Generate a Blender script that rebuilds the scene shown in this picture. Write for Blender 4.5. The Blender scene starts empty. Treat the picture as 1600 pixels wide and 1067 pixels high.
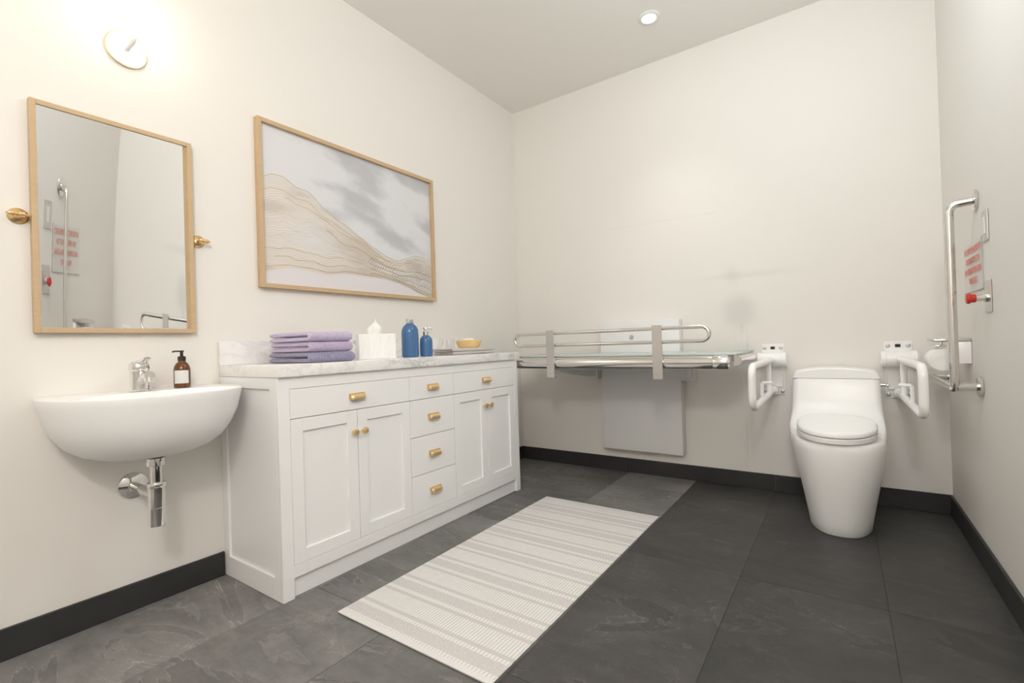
import bpy, bmesh, math, random
from mathutils import Vector, Matrix, noise
from math import sin, cos, pi, sqrt

S = bpy.context.scene
COL = S.collection
random.seed(7)

# ------------------------------------------------------------------ camera, light, exposure
W, HC, HB = 2.744, 2.973, 0.104            # room width, ceiling height, baseboard height
REAR = -4.45
cam = bpy.data.cameras.new('camera')
cam.sensor_width = 36.0
cam.lens = 741.01 * 36.0 / 1600.0
cam.clip_start = 0.02
co = bpy.data.objects.new('camera', cam)
COL.objects.link(co)
yaw, pit, rol = -0.60686, 0.006083, -0.031697
fw = Vector((sin(yaw) * cos(pit), cos(yaw) * cos(pit), sin(pit)))
r0 = Vector((cos(yaw), -sin(yaw), 0))
u0 = r0.cross(fw)
rr = cos(rol) * r0 + sin(rol) * u0
uu = -sin(rol) * r0 + cos(rol) * u0
m = Matrix.Identity(4)
for i in range(3):
    m[i][0], m[i][1], m[i][2] = rr[i], uu[i], -fw[i]
m.translation = (2.28058, -3.40283, 0.98)
co.matrix_world = m
S.camera = co
S.view_settings.view_transform = 'Standard'
S.view_settings.look = 'None'
S.view_settings.exposure = 0.10
S.view_settings.gamma = 1.0
S.view_settings.use_curve_mapping = False
wd = bpy.data.worlds.new('world')
S.world = wd
wd.use_nodes = True
wd.node_tree.nodes['Background'].inputs[0].default_value = (1, 0.95, 0.9, 1)
wd.node_tree.nodes['Background'].inputs[1].default_value = 0.05
S.cycles.use_denoising = True
S.cycles.max_bounces = 12
S.cycles.diffuse_bounces = 8
S.cycles.sample_clamp_indirect = 6.0


def spot(name, loc, power, angle, blend, color, radius=0.05, aim=(0, 0, -1)):
    l = bpy.data.lights.new(name, 'SPOT')
    l.energy = power
    l.spot_size = math.radians(angle)
    l.spot_blend = blend
    l.color = color
    l.shadow_soft_size = radius
    o = bpy.data.objects.new(name, l)
    o.location = loc
    o.rotation_euler = Vector(aim).to_track_quat('-Z', 'Y').to_euler()
    COL.objects.link(o)
    return o


def disk(name, loc, power, size, color):
    l = bpy.data.lights.new(name, 'AREA')
    l.shape = 'DISK'
    l.size = size
    l.energy = power
    l.color = color
    o = bpy.data.objects.new(name, l)
    o.location = loc
    COL.objects.link(o)
    return o


# the recessed downlight, plus two unseen bulbs added as fill light
def bulb(name, loc, power, color, radius=0.12):
    l = bpy.data.lights.new(name, 'POINT')
    l.energy = power
    l.color = color
    l.shadow_soft_size = radius
    o = bpy.data.objects.new(name, l)
    o.location = loc
    COL.objects.link(o)
    return o


spot('downlight_lamp', (1.363, -0.487, HC - 0.045), 19, 80, 1.0, (1.0, 0.98, 0.94), 0.04)
bulb('fill_lamp', (2.05, -1.5, 2.55), 19, (0.84, 0.935, 1.0))  # unseen bulb added for cool fill on ceiling and walls
bulb('fill_lamp', (2.4, -3.95, 2.25), 55, (1.0, 0.97, 0.935))  # unseen bulb added behind the camera for frontal fill


# ------------------------------------------------------------------ materials
def mat(name, color=(0.8, 0.8, 0.8), rough=0.5, metal=0.0, spec=0.5, **kw):
    m = bpy.data.materials.new(name)
    m.use_nodes = True
    b = m.node_tree.nodes['Principled BSDF']
    b.inputs['Base Color'].default_value = (*color, 1)
    b.inputs['Roughness'].default_value = rough
    b.inputs['Metallic'].default_value = metal
    b.inputs['Specular IOR Level'].default_value = spec
    for k, v in kw.items():
        b.inputs[k.replace('_', ' ')].default_value = v
    return m


class G:
    """small helper around a material's node tree"""

    def __init__(s, m):
        s.m, s.t = m, m.node_tree
        s.b = s.t.nodes['Principled BSDF']

    def n(s, kind, **kw):
        nd = s.t.nodes.new(kind)
        for k, v in kw.items():
            setattr(nd, k, v)
        return nd

    def put(s, sock, v):
        if isinstance(v, bpy.types.NodeSocket):
            s.t.links.new(v, sock)
        elif v is not None:
            if sock.type == 'RGBA' and len(v) == 3:
                v = (*v, 1)
            sock.default_value = v

    def math(s, op, a, b=None, c=None, clamp=False):
        nd = s.n('ShaderNodeMath', operation=op, use_clamp=clamp)
        for i, v in enumerate((a, b, c)):
            if v is not None:
                s.put(nd.inputs[i], v)
        return nd.outputs[0]

    def mix(s, f, a, b, mode='MIX'):
        nd = s.n('ShaderNodeMix', data_type='RGBA', blend_type=mode)
        s.put(nd.inputs[0], f)
        s.put(nd.inputs[6], a)
        s.put(nd.inputs[7], b)
        return nd.outputs[2]

    def noise(s, vec, scale, detail=4, rough=0.5, dist=0.0):
        nd = s.n('ShaderNodeTexNoise')
        s.put(nd.inputs['Vector'], vec)
        nd.inputs['Scale'].default_value = scale
        nd.inputs['Detail'].default_value = detail
        nd.inputs['Roughness'].default_value = rough
        nd.inputs['Distortion'].default_value = dist
        return nd.outputs[0]

    def ramp(s, f, stops):
        nd = s.n('ShaderNodeValToRGB')
        cr = nd.color_ramp
        while len(cr.elements) < len(stops):
            cr.elements.new(0.5)
        for e, (p, c) in zip(cr.elements, stops):
            e.position = p
            e.color = (*c, 1) if len(c) == 3 else c
        s.put(nd.inputs[0], f)
        return nd.outputs[0]

    def bump(s, h, strength=0.2, dist=0.002):
        nd = s.n('ShaderNodeBump')
        nd.inputs['Strength'].default_value = strength
        nd.inputs['Distance'].default_value = dist
        s.put(nd.inputs['Height'], h)
        s.t.links.new(nd.outputs[0], s.b.inputs['Normal'])

    def mapping(s, vec, scale=(1, 1, 1), rot=(0, 0, 0), loc=(0, 0, 0)):
        nd = s.n('ShaderNodeMapping')
        s.put(nd.inputs[0], vec)
        nd.inputs['Location'].default_value = loc
        nd.inputs['Rotation'].default_value = rot
        nd.inputs['Scale'].default_value = scale
        return nd.outputs[0]

    def obj(s):
        return s.n('ShaderNodeTexCoord').outputs['Object']

    def pos(s):
        return s.n('ShaderNodeNewGeometry').outputs['Position']

    def sep(s, vec):
        nd = s.n('ShaderNodeSeparateXYZ')
        s.put(nd.inputs[0], vec)
        return nd.outputs

    def color(s, v):
        s.put(s.b.inputs['Base Color'], v)


WALLC = (0.79, 0.765, 0.727)


def paint(name, color):
    m = mat(name, color, 0.55, spec=0.3)
    g = G(m)
    g.bump(g.noise(g.pos(), 180, 2), 0.06, 0.001)
    return m


M_wall = paint('wall paint', WALLC)
M_ceil = paint('ceiling paint', (0.84, 0.82, 0.785))


def marked_wall():
    """the back wall's paint, with soft grey patches, thin streaks and a faint scratch"""
    m = paint('back wall paint', WALLC)
    g = G(m)
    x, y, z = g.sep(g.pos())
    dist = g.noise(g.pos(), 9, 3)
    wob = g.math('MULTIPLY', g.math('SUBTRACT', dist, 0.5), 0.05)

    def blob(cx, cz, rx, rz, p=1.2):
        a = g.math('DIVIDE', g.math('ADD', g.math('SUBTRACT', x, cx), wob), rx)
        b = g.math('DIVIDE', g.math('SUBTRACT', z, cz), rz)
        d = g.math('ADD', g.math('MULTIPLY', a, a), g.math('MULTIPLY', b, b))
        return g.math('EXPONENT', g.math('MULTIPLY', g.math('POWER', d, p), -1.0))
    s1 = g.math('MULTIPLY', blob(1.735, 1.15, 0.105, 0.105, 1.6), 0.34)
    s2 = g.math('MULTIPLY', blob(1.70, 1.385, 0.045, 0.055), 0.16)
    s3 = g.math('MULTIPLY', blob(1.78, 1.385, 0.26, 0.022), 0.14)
    # thin vertical streaks below the grey patch
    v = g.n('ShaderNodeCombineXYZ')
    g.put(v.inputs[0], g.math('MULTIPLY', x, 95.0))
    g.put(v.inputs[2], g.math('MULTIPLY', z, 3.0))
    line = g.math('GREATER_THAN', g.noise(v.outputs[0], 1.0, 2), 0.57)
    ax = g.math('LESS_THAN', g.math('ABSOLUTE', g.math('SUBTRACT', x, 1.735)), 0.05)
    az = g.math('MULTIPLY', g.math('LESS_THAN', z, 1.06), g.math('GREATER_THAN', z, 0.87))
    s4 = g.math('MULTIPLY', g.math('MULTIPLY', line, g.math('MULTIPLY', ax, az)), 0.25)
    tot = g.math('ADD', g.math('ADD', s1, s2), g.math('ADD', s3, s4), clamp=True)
    # hair-thin scratch across the upper wall
    ln = g.math('ABSOLUTE', g.math('SUBTRACT', g.math('SUBTRACT', z, 1.83), g.math('MULTIPLY', g.math('SUBTRACT', x, 0.86), -0.012)))
    sc = g.math('MULTIPLY', g.math('LESS_THAN', ln, 0.0022),
                g.math('MULTIPLY', g.math('GREATER_THAN', x, 0.86), g.math('LESS_THAN', x, 1.62)))
    tot = g.math('MAXIMUM', tot, g.math('MULTIPLY', sc, g.math('MULTIPLY', dist, 0.3)))
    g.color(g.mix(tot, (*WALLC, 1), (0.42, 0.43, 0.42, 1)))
    return m


M_backwall = marked_wall()


def slate():
    m = mat('slate tile', (0.1, 0.1, 0.1), 0.42, spec=0.45)
    g = G(m)
    oi = g.n('ShaderNodeObjectInfo')
    off = g.n('ShaderNodeVectorMath', operation='SCALE')
    cmb = g.n('ShaderNodeCombineXYZ')
    for i in range(3):
        g.put(cmb.inputs[i], g.math('MULTIPLY', oi.outputs['Random'], (37.0, 91.0, 53.0)[i]))
    g.put(off.inputs[0], cmb.outputs[0])
    off.inputs['Scale'].default_value = 1.0
    add = g.n('ShaderNodeVectorMath', operation='ADD')
    g.put(add.inputs[0], g.pos())
    g.put(add.inputs[1], off.outputs[0])
    P = add.outputs[0]
    big = g.noise(P, 2.0, 5, 0.6, 0.4)
    fine = g.noise(P, 14, 8, 0.7, 0.3)
    streak = g.noise(g.mapping(P, (2.0, 9.0, 1), (0, 0, 0.55)), 1.3, 9, 0.72, 0.5)
    # slate clefts: plates with one crisp torn edge, a shade lighter or darker than their neighbour
    cf = g.noise(g.mapping(P, (1.0, 2.3, 1), (0, 0, 0.6)), 1.5, 7, 0.58, 0.9)
    step = g.math('FRACT', g.math('MULTIPLY', cf, 5.0))
    edge = g.math('MULTIPLY', g.math('SUBTRACT', step, 0.955), 24.0, clamp=True)
    gate = g.math('MULTIPLY', g.math('SUBTRACT', g.noise(P, 2.4, 3), 0.46), 8.0, clamp=True)
    vv = g.noise(g.mapping(P, (1.3, 2.0, 1), (0, 0, 1.1)), 1.7, 7, 0.62, 2.2)
    vein = g.math('SUBTRACT', 1.0, g.math('MULTIPLY', g.math('ABSOLUTE', g.math('SUBTRACT', vv, 0.52)), 120.0), clamp=True)
    vein = g.math('MULTIPLY', vein, g.math('MULTIPLY', g.math('SUBTRACT', big, 0.44), 6.0, clamp=True), clamp=True)
    mixd = g.math('ADD', g.math('ADD', g.math('MULTIPLY', streak, 0.35), g.math('MULTIPLY', big, 0.35)), g.math('MULTIPLY', fine, 0.30))
    tone = g.ramp(mixd, [(0.34, (0.62, 0.62, 0.63)), (0.5, (1.0, 1.0, 1.0)), (0.66, (1.45, 1.42, 1.38))])
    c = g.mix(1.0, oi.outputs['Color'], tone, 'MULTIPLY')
    c = g.mix(g.math('MULTIPLY', g.math('SUBTRACT', 1.0, step), 0.5), c, g.mix(1.0, c, (0.52, 0.52, 0.53, 1), 'MULTIPLY'))
    c = g.mix(g.math('MULTIPLY', g.math('MULTIPLY', edge, gate), 0.55), c, g.mix(1.0, c, (2.5, 2.45, 2.4, 1), 'MULTIPLY'))
    c = g.mix(g.math('MULTIPLY', vein, 0.55), c, g.mix(1.0, c, (2.3, 2.25, 2.15, 1), 'MULTIPLY'))
    g.color(c)
    g.put(g.b.inputs['Roughness'], g.math('ADD', 0.36, g.math('MULTIPLY', streak, 0.2)))
    g.bump(g.math('ADD', g.math('MULTIPLY', step, 0.35), g.math('MULTIPLY', fine, 0.8)), 0.16, 0.004)
    return m


M_tile = slate()
M_grout = mat('dark grout', (0.055, 0.053, 0.05), 0.85)
M_base = mat('charcoal skirting tile', (0.028, 0.028, 0.028), 0.5)
g = G(M_base)
g.color(g.mix(g.noise(g.pos(), 7, 5, 0.6), (0.017, 0.017, 0.017, 1), (0.04, 0.04, 0.039, 1)))
M_white = mat('white lacquer', (0.87, 0.87, 0.87), 0.38, spec=0.4)
M_gap = mat('dark joint', (0.12, 0.11, 0.10), 0.9)
M_ceramic = mat('white glazed ceramic', (0.91, 0.907, 0.90), 0.3, spec=0.45)
M_chrome = mat('chrome', (0.82, 0.81, 0.79), 0.06, 1.0)
M_steel = mat('polished steel tube', (0.74, 0.72, 0.69), 0.16, 1.0)
M_brushed = mat('brushed steel', (0.66, 0.635, 0.61), 0.34, 1.0)
g = G(M_brushed)
g.bump(g.noise(g.mapping(g.pos(), (4, 4, 300)), 3.0, 3), 0.08, 0.001)
M_gold = mat('brushed brass', (0.83, 0.60, 0.32), 0.28, 1.0)
M_goldsoft = mat('satin brass pull', (0.80, 0.58, 0.31), 0.36, 0.75)
M_enamel = mat('white enamel tube', (0.90, 0.895, 0.89), 0.25, spec=0.5)
M_panel = mat('white plastic panel', (0.77, 0.77, 0.77), 0.4)
M_greyplastic = mat('grey plastic', (0.42, 0.42, 0.42), 0.4)
M_black = mat('black plastic', (0.012, 0.012, 0.013), 0.35)
M_red = mat('red plastic', (0.55, 0.035, 0.025), 0.3)
M_redink = mat('red lettering', (0.72, 0.24, 0.20), 0.6)
M_paper = mat('white tissue paper', (0.88, 0.87, 0.85), 0.9)
M_glass_top = mat('pale green frosted surface', (0.47, 0.53, 0.51), 0.25, spec=0.5)
M_acrylic = bpy.data.materials.new('clear acrylic sheet')
M_acrylic.use_nodes = True
nt = M_acrylic.node_tree
nt.nodes.clear()
mx = nt.nodes.new('ShaderNodeMixShader')
mx.inputs[0].default_value = 0.06
tb_ = nt.nodes.new('ShaderNodeBsdfTransparent')
gb_ = nt.nodes.new('ShaderNodeBsdfGlossy')
gb_.inputs['Roughness'].default_value = 0.05
on_ = nt.nodes.new('ShaderNodeOutputMaterial')
nt.links.new(tb_.outputs[0], mx.inputs[1])
nt.links.new(gb_.outputs[0], mx.inputs[2])
nt.links.new(mx.outputs[0], on_.inputs[0])
M_blue = mat('blue glazed bottle', (0.06, 0.15, 0.32), 0.22, spec=0.5)
M_silver = mat('silver cap', (0.7, 0.72, 0.74), 0.3, 0.9)
M_amber = mat('amber glass', (0.13, 0.045, 0.010), 0.12, spec=0.5)
M_label = mat('pale paper label', (0.70, 0.70, 0.70), 0.7)


def wood(name, a, b, ax=1):
    m = mat(name, a, 0.45, spec=0.35)
    g = G(m)
    sc = [60, 60, 60]
    sc[ax] = 3
    g.color(g.mix(g.noise(g.mapping(g.pos(), sc), 1.0, 4, 0.6, 0.4), (*a, 1), (*b, 1)))
    return m


M_oak = wood('pale oak frame', (0.50, 0.355, 0.205), (0.60, 0.44, 0.27))
M_bamboo = wood('honey bamboo', (0.80, 0.55, 0.22), (0.88, 0.66, 0.33))


def marble():
    m = mat('white veined marble', (0.85, 0.84, 0.83), 0.16, spec=0.5)
    g = G(m)
    P = g.mapping(g.pos(), (1, 1, 1), (0.5, 0.3, 0.6))
    w = g.noise(P, 3.2, 6, 0.62, 1.4)
    vein = g.math('SUBTRACT', 1.0, g.math('MULTIPLY', g.math('ABSOLUTE', g.math('SUBTRACT', w, 0.5)), 22.0), clamp=True)
    msk = g.math('MULTIPLY', g.math('SUBTRACT', g.noise(P, 1.7, 3), 0.36), 3.2, clamp=True)
    cloud = g.math('MULTIPLY', g.math('SUBTRACT', g.noise(P, 5.0, 6, 0.65, 0.8), 0.55), 3.5, clamp=True)
    f = g.math('MAXIMUM', g.math('MULTIPLY', vein, msk), g.math('MULTIPLY', cloud, 0.55))
    g.color(g.mix(g.math('MULTIPLY', f, 0.8), (0.86, 0.85, 0.84, 1), (0.40, 0.40, 0.42, 1)))
    return m


M_marble = marble()


def terry(name, a, b, sc=130):
    m = mat(name, a, 0.95, spec=0.1, Sheen_Weight=0.3)
    g = G(m)
    P = g.pos()
    n1 = g.noise(P, sc, 3, 0.7)
    g.color(g.mix(g.math('MULTIPLY', g.math('SUBTRACT', n1, 0.3), 2.2, clamp=True), (*b, 1), (*a, 1)))
    g.bump(n1, 0.9, 0.004)
    return m


M_lav = terry('lavender terry', (0.66, 0.585, 0.745), (0.46, 0.385, 0.565))
M_lav2 = terry('lilac terry', (0.61, 0.52, 0.68), (0.42, 0.34, 0.51))
M_indigo = terry('grey indigo terry', (0.37, 0.355, 0.49), (0.20, 0.19, 0.30))
M_greycloth = terry('pale grey cotton', (0.66, 0.62, 0.59), (0.52, 0.48, 0.46))


def rug_mat():
    """woven stripes: ribbed white bands, plain grey bands and rows of dashes"""
    m = mat('woven striped rug', (0.6, 0.57, 0.54), 0.95, spec=0.1)
    g = G(m)
    x, y, z = g.sep(g.obj())
    per = 0.2145
    t = g.math('FRACT', g.math('DIVIDE', g.math('ADD', y, 2.0 * per + 0.055), per))
    wob = g.noise(g.obj(), 35, 3)

    def band(lo, hi):
        return g.math('MULTIPLY', g.math('GREATER_THAN', t, lo), g.math('LESS_THAN', t, hi))
    rib = band(0.30, 0.70)
    dash = g.math('ADD', band(0.125, 0.215), band(0.785, 0.875))
    grey = g.math('ADD', band(0.215, 0.30), band(0.70, 0.785))
    ribs = g.math('GREATER_THAN', g.math('FRACT', g.math('MULTIPLY', g.math('ADD', x, g.math('MULTIPLY', wob, 0.003)), 1 / 0.0125)), 0.36)
    dashes = g.math('GREATER_THAN', g.math('FRACT', g.math('MULTIPLY', x, 1 / 0.014)), 0.34)
    weave = g.noise(g.mapping(g.obj(), (110, 420, 1)), 1.0, 2, 0.6)
    weave2 = g.noise(g.mapping(g.obj(), (420, 90, 1)), 1.0, 2, 0.6)
    wv = g.math('MULTIPLY', g.math('ADD', weave, weave2), 0.5)
    white = (0.80, 0.785, 0.775, 1)
    greyc = (0.58, 0.56, 0.55, 1)
    plain = g.ramp(wv, [(0.36, (0.50, 0.48, 0.47)), (0.5, (0.60, 0.58, 0.57)), (0.64, (0.72, 0.70, 0.69))])
    c = g.mix(grey, plain, greyc)
    c = g.mix(g.math('MULTIPLY', rib, 1.0), c, greyc)
    c = g.mix(g.math('MULTIPLY', g.math('MULTIPLY', rib, ribs), g.math('ADD', 0.55, g.math('MULTIPLY', wob, 0.7), clamp=True)), c, white)
    c = g.mix(g.math('MULTIPLY', g.math('MULTIPLY', dash, dashes), 0.95), c, white)
    edge = g.math('GREATER_THAN', g.math('ABSOLUTE', y), 0.742)
    c = g.mix(edge, c, (0.75, 0.735, 0.725, 1))
    tint = g.noise(g.obj(), 2.5, 3)
    c = g.mix(g.math('MULTIPLY', g.math('SUBTRACT', tint, 0.4), 0.5, clamp=True), c, (0.65, 0.62, 0.58, 1))
    g.color(c)
    g.bump(g.math('ADD', wv, g.math('MULTIPLY', g.math('MULTIPLY', rib, ribs), 0.6)), 0.5, 0.002)
    return m


M_rug = rug_mat()
M_rugside = mat('rug underside edge', (0.12, 0.115, 0.11), 0.9)


def emit(name, color, strength):
    m = bpy.data.materials.new(name)
    m.use_nodes = True
    t = m.node_tree
    t.nodes.clear()
    e = t.nodes.new('ShaderNodeEmission')
    e.inputs[0].default_value = (*color, 1)
    e.inputs[1].default_value = strength
    o = t.nodes.new('ShaderNodeOutputMaterial')
    t.links.new(e.outputs[0], o.inputs[0])
    return m


M_lamp = emit('lit downlight lens', (1.0, 0.98, 0.95), 14)
M_globe = emit('lit opal globe', (1.0, 0.93, 0.80), 7)


# ------------------------------------------------------------------ geometry helpers
def box(bm, x0, x1, y0, y1, z0, z1, bev=0.0, seg=2):
    r = bmesh.ops.create_cube(bm, size=1.0)
    vs = r['verts']
    for v in vs:
        v.co = Vector(((x0 + x1) / 2 + v.co.x * (x1 - x0), (y0 + y1) / 2 + v.co.y * (y1 - y0), (z0 + z1) / 2 + v.co.z * (z1 - z0)))
    if bev > 0:
        es = list({e for v in vs for e in v.link_edges})
        bmesh.ops.bevel(bm, geom=es, offset=bev, segments=seg, profile=0.5, affect='EDGES')
    return bm


def rounded(pts, r, n=6):
    """polyline with rounded corners of radius r"""
    pts = [Vector(p) for p in pts]
    out = [pts[0]]
    for i in range(1, len(pts) - 1):
        a, b, c = pts[i - 1], pts[i], pts[i + 1]
        d1, d2 = (a - b).normalized(), (c - b).normalized()
        ang = d1.angle(d2)
        k = min(r / math.tan(ang / 2), (a - b).length * 0.49, (c - b).length * 0.49)
        p1, p2 = b + d1 * k, b + d2 * k
        for j in range(n + 1):
            t = j / n
            out.append(p1 * (1 - t) ** 2 + b * 2 * t * (1 - t) + p2 * t * t)
    out.append(pts[-1])
    return out


def tube(bm, path, r, n=16, closed=False, radii=None):
    path = [Vector(p) for p in path]
    N = len(path)
    rings = []
    up = None
    for i, p in enumerate(path):
        if closed:
            t = (path[(i + 1) % N] - path[i - 1]).normalized()
        else:
            t = (path[min(i + 1, N - 1)] - path[max(i - 1, 0)]).normalized()
        if up is None:
            up = t.orthogonal().normalized()
        up = (up - t * up.dot(t)).normalized()
        s = t.cross(up)
        rad = radii[i] if radii else r
        rings.append([bm.verts.new(p + (up * cos(2 * pi * k / n) + s * sin(2 * pi * k / n)) * rad) for k in range(n)])
    for i in range(N if closed else N - 1):
        a, b = rings[i], rings[(i + 1) % N]
        sh = 0
        if closed and i == N - 1:
            sh = min(range(n), key=lambda q: (b[q].co - a[0].co).length)
        for k in range(n):
            bm.faces.new((a[k], a[(k + 1) % n], b[(k + 1 + sh) % n], b[(k + sh) % n]))
    if not closed:
        bm.faces.new(rings[0][::-1])
        bm.faces.new(rings[-1])
    return bm


def loft(bm, rings, cap0=True, cap1=True):
    R = [[bm.verts.new(p) for p in r] for r in rings]
    n = len(R[0])
    for a, b in zip(R, R[1:]):
        for k in range(n):
            bm.faces.new((a[k], a[(k + 1) % n], b[(k + 1) % n], b[k]))
    if cap0:
        bm.faces.new(R[0][::-1])
    if cap1:
        bm.faces.new(R[-1])
    bmesh.ops.recalc_face_normals(bm, faces=bm.faces)
    return bm


def lathe(bm, prof, origin=(0, 0, 0), axis=(0, 0, 1), n=32):
    """prof = [(radius, height)...] along axis"""
    a = Vector(axis).normalized()
    q = Vector((0, 0, 1)).rotation_difference(a)
    o = Vector(origin)
    return loft(bm, [[o + q @ Vector((max(r, 1e-5) * cos(2 * pi * k / n), max(r, 1e-5) * sin(2 * pi * k / n), h)) for k in range(n)] for r, h in prof])


def NB():
    return bmesh.new()


def thing(name, label, cat, loc, group=None):
    o = bpy.data.objects.new(name, None)
    o.empty_display_size = 0.05
    COL.objects.link(o)
    o.location = loc
    o['label'] = label
    o['category'] = cat
    if group:
        o['group'] = group
    o['base'] = tuple(loc)
    return o


def base_of(o):
    while o.parent:
        o = o.parent
    return Vector(o['base']) if 'base' in o else Vector((0, 0, 0))


def obj(name, bm, m, parent=None, smooth=30, label=None, recalc=True):
    """link a bmesh built in room coordinates as ONE mesh object"""
    if recalc:
        bmesh.ops.recalc_face_normals(bm, faces=bm.faces)
    me = bpy.data.meshes.new(name)
    if parent is not None:
        bmesh.ops.translate(bm, verts=bm.verts, vec=-base_of(parent))
    bm.to_mesh(me)
    bm.free()
    for p in me.polygons:
        p.use_smooth = True
    me.set_sharp_from_angle(angle=math.radians(smooth))
    me.materials.append(m)
    o = bpy.data.objects.new(name, me)
    COL.objects.link(o)
    if parent is not None:
        o.parent = parent
    if label:
        o['label'] = label
    return o


def struct(name, bm, m):
    o = obj(name, bm, m)
    o['kind'] = 'structure'
    return o


def solo(o, label, cat, group=None):
    o['label'] = label
    o['category'] = cat
    if group:
        o['group'] = group
    return o


# ------------------------------------------------------------------ room shell
T = 0.012                                   # skirting thickness
struct('wall_left', box(NB(), -0.1, 0, REAR, 0, 0, HC), M_wall)
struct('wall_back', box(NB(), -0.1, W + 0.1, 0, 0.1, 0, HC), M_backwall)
struct('wall_right', box(NB(), W, W + 0.1, REAR, 0, 0, HC), M_wall)
struct('wall_front', box(NB(), -0.1, W + 0.1, REAR - 0.1, REAR, 0, HC), M_wall)
struct('ceiling', box(NB(), -0.1, W + 0.1, REAR - 0.1, 0.1, HC, HC + 0.1), M_ceil)
floor = struct('floor', box(NB(), -0.1, W + 0.1, REAR - 0.1, 0.1, -0.1, -0.002), M_grout)
XE = [0, 0.472, 0.952, 1.432, 1.912, 2.391, W]
YE = [0, -0.31, -1.285, -2.26, -3.235, -4.21, REAR]
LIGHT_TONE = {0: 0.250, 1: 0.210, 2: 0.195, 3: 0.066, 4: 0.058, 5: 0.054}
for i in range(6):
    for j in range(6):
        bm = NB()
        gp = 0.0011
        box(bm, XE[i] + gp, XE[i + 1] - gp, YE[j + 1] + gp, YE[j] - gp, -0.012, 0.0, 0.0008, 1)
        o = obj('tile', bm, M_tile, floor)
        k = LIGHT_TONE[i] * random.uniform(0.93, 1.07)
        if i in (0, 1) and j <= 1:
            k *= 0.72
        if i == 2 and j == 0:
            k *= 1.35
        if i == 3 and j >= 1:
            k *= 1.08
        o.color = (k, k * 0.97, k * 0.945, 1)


def skirting(name, pieces):
    root = None
    for (x0, x1, y0, y1) in pieces:
        if root is None:
            root = bpy.data.objects.new(name, None)
            root['kind'] = 'structure'
            COL.objects.link(root)
        bm = NB()
        box(bm, x0, x1, y0, y1, 0.0005, HB, 0.0012, 1)
        obj('skirting_tile', bm, M_base, root)
    return root


gp = 0.0008
skirting('baseboard_left', [(0.0005, T, a + gp, b - gp) for a, b in ((-4.44, -3.235), (-3.235, -2.414), (-0.752, -0.013))])
skirting('baseboard_back', [(a + gp, b - gp, -T, -0.0005) for a, b in ((0.0, 0.95), (0.95, 1.91), (1.91, W))])
skirting('baseboard_right', [(W - T, W - 0.0005, a + gp, b - gp) for a, b in ((-0.31, -0.013), (-1.285, -0.31), (-2.26, -1.285), (-3.235, -2.26), (-4.44, -3.235))])
# thin cover strip running down the back wall under the end of the table
bm = NB()
box(bm, 1.742, 1.758, -0.004, -0.0002, HB, 0.75, 0.001, 1)
struct('trim_1', bm, M_wall)

# ------------------------------------------------------------------ vanity cabinet
VX, VY0, VY1 = 0.477, -2.411, -0.757
van = thing('vanity_cabinet', 'long white shaker vanity cabinet with brass pulls below the marble top', 'cabinet', (0.24, -1.58, 0))
bm = NB()
box(bm, 0.002, VX - 0.022, VY0 + 0.012, VY1 - 0.012, 0.075, 0.878)
obj('carcass', bm, M_gap, van)
bm = NB()          # face frame: stiles that reach the floor and rails
box(bm, VX - 0.022, VX, VY0, VY0 + 0.047, 0.001, 0.878, 0.0012, 1)
box(bm, VX - 0.022, VX, VY1 - 0.043, VY1, 0.001, 0.878, 0.0012, 1)
box(bm, VX - 0.021, VX - 0.0003, VY0 + 0.045, VY1 - 0.041, 0.8305, 0.878, 0.001, 1)
box(bm, VX - 0.021, VX - 0.0003, VY0 + 0.045, VY1 - 0.041, 0.082, 0.1285, 0.001, 1)
obj('face_frame', bm, M_white, van)
bm = NB()
box(bm, 0.40, VX - 0.016, VY0 + 0.04, VY1 - 0.04, 0.001, 0.085, 0.001, 1)
obj('toe_kick', bm, M_white, van)
for sgn, y in ((1, VY0), (-1, VY1)):
    bm = NB()

    def sb(x0, x1, d, z0, z1, b=0.001):
        ya, yb = sorted((y + sgn * d, y + sgn * 0.016))
        box(bm, x0, x1, ya, yb, z0, z1, b, 1)
    sb(0.002, 0.046, 0, 0.001, 0.878)
    sb(VX - 0.062, VX - 0.022, 0, 0.001, 0.878)
    sb(0.046, VX - 0.062, 0, 0.832, 0.878)
    sb(0.046, VX - 0.062, 0, 0.001, 0.088)
    sb(0.044, VX - 0.060, 0.010, 0.086, 0.834, 0)
    obj('side_panel', bm, M_white, van)


def shaker(y0, y1, z0, z1):
    bm = NB()
    fw_ = 0.052
    x0, x1 = VX - 0.021, VX - 0.0008
    box(bm, x0, x1, y0, y0 + fw_, z0, z1, 0.0012, 1)
    box(bm, x0, x1, y1 - fw_, y1, z0, z1, 0.0012, 1)
    box(bm, x0, x1, y0 + fw_ - 0.001, y1 - fw_ + 0.001, z1 - fw_, z1, 0.0012, 1)
    box(bm, x0, x1, y0 + fw_ - 0.001, y1 - fw_ + 0.001, z0, z0 + fw_, 0.0012, 1)
    box(bm, x0, x1 - 0.010, y0 + fw_ - 0.002, y1 - fw_ + 0.002, z0 + fw_ - 0.002, z1 - fw_ + 0.002)
    return bm


def knob(y, z, parent):
    bm = NB()
    lathe(bm, [(0.006, 0), (0.0055, 0.008), (0.006, 0.012), (0.0135, 0.016), (0.0155, 0.020), (0.0150, 0.025), (0.010, 0.0275), (0, 0.028)],
          (VX - 0.001, y, z), (1, 0, 0), 24)
    obj('knob', bm, M_goldsoft, parent)


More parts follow.
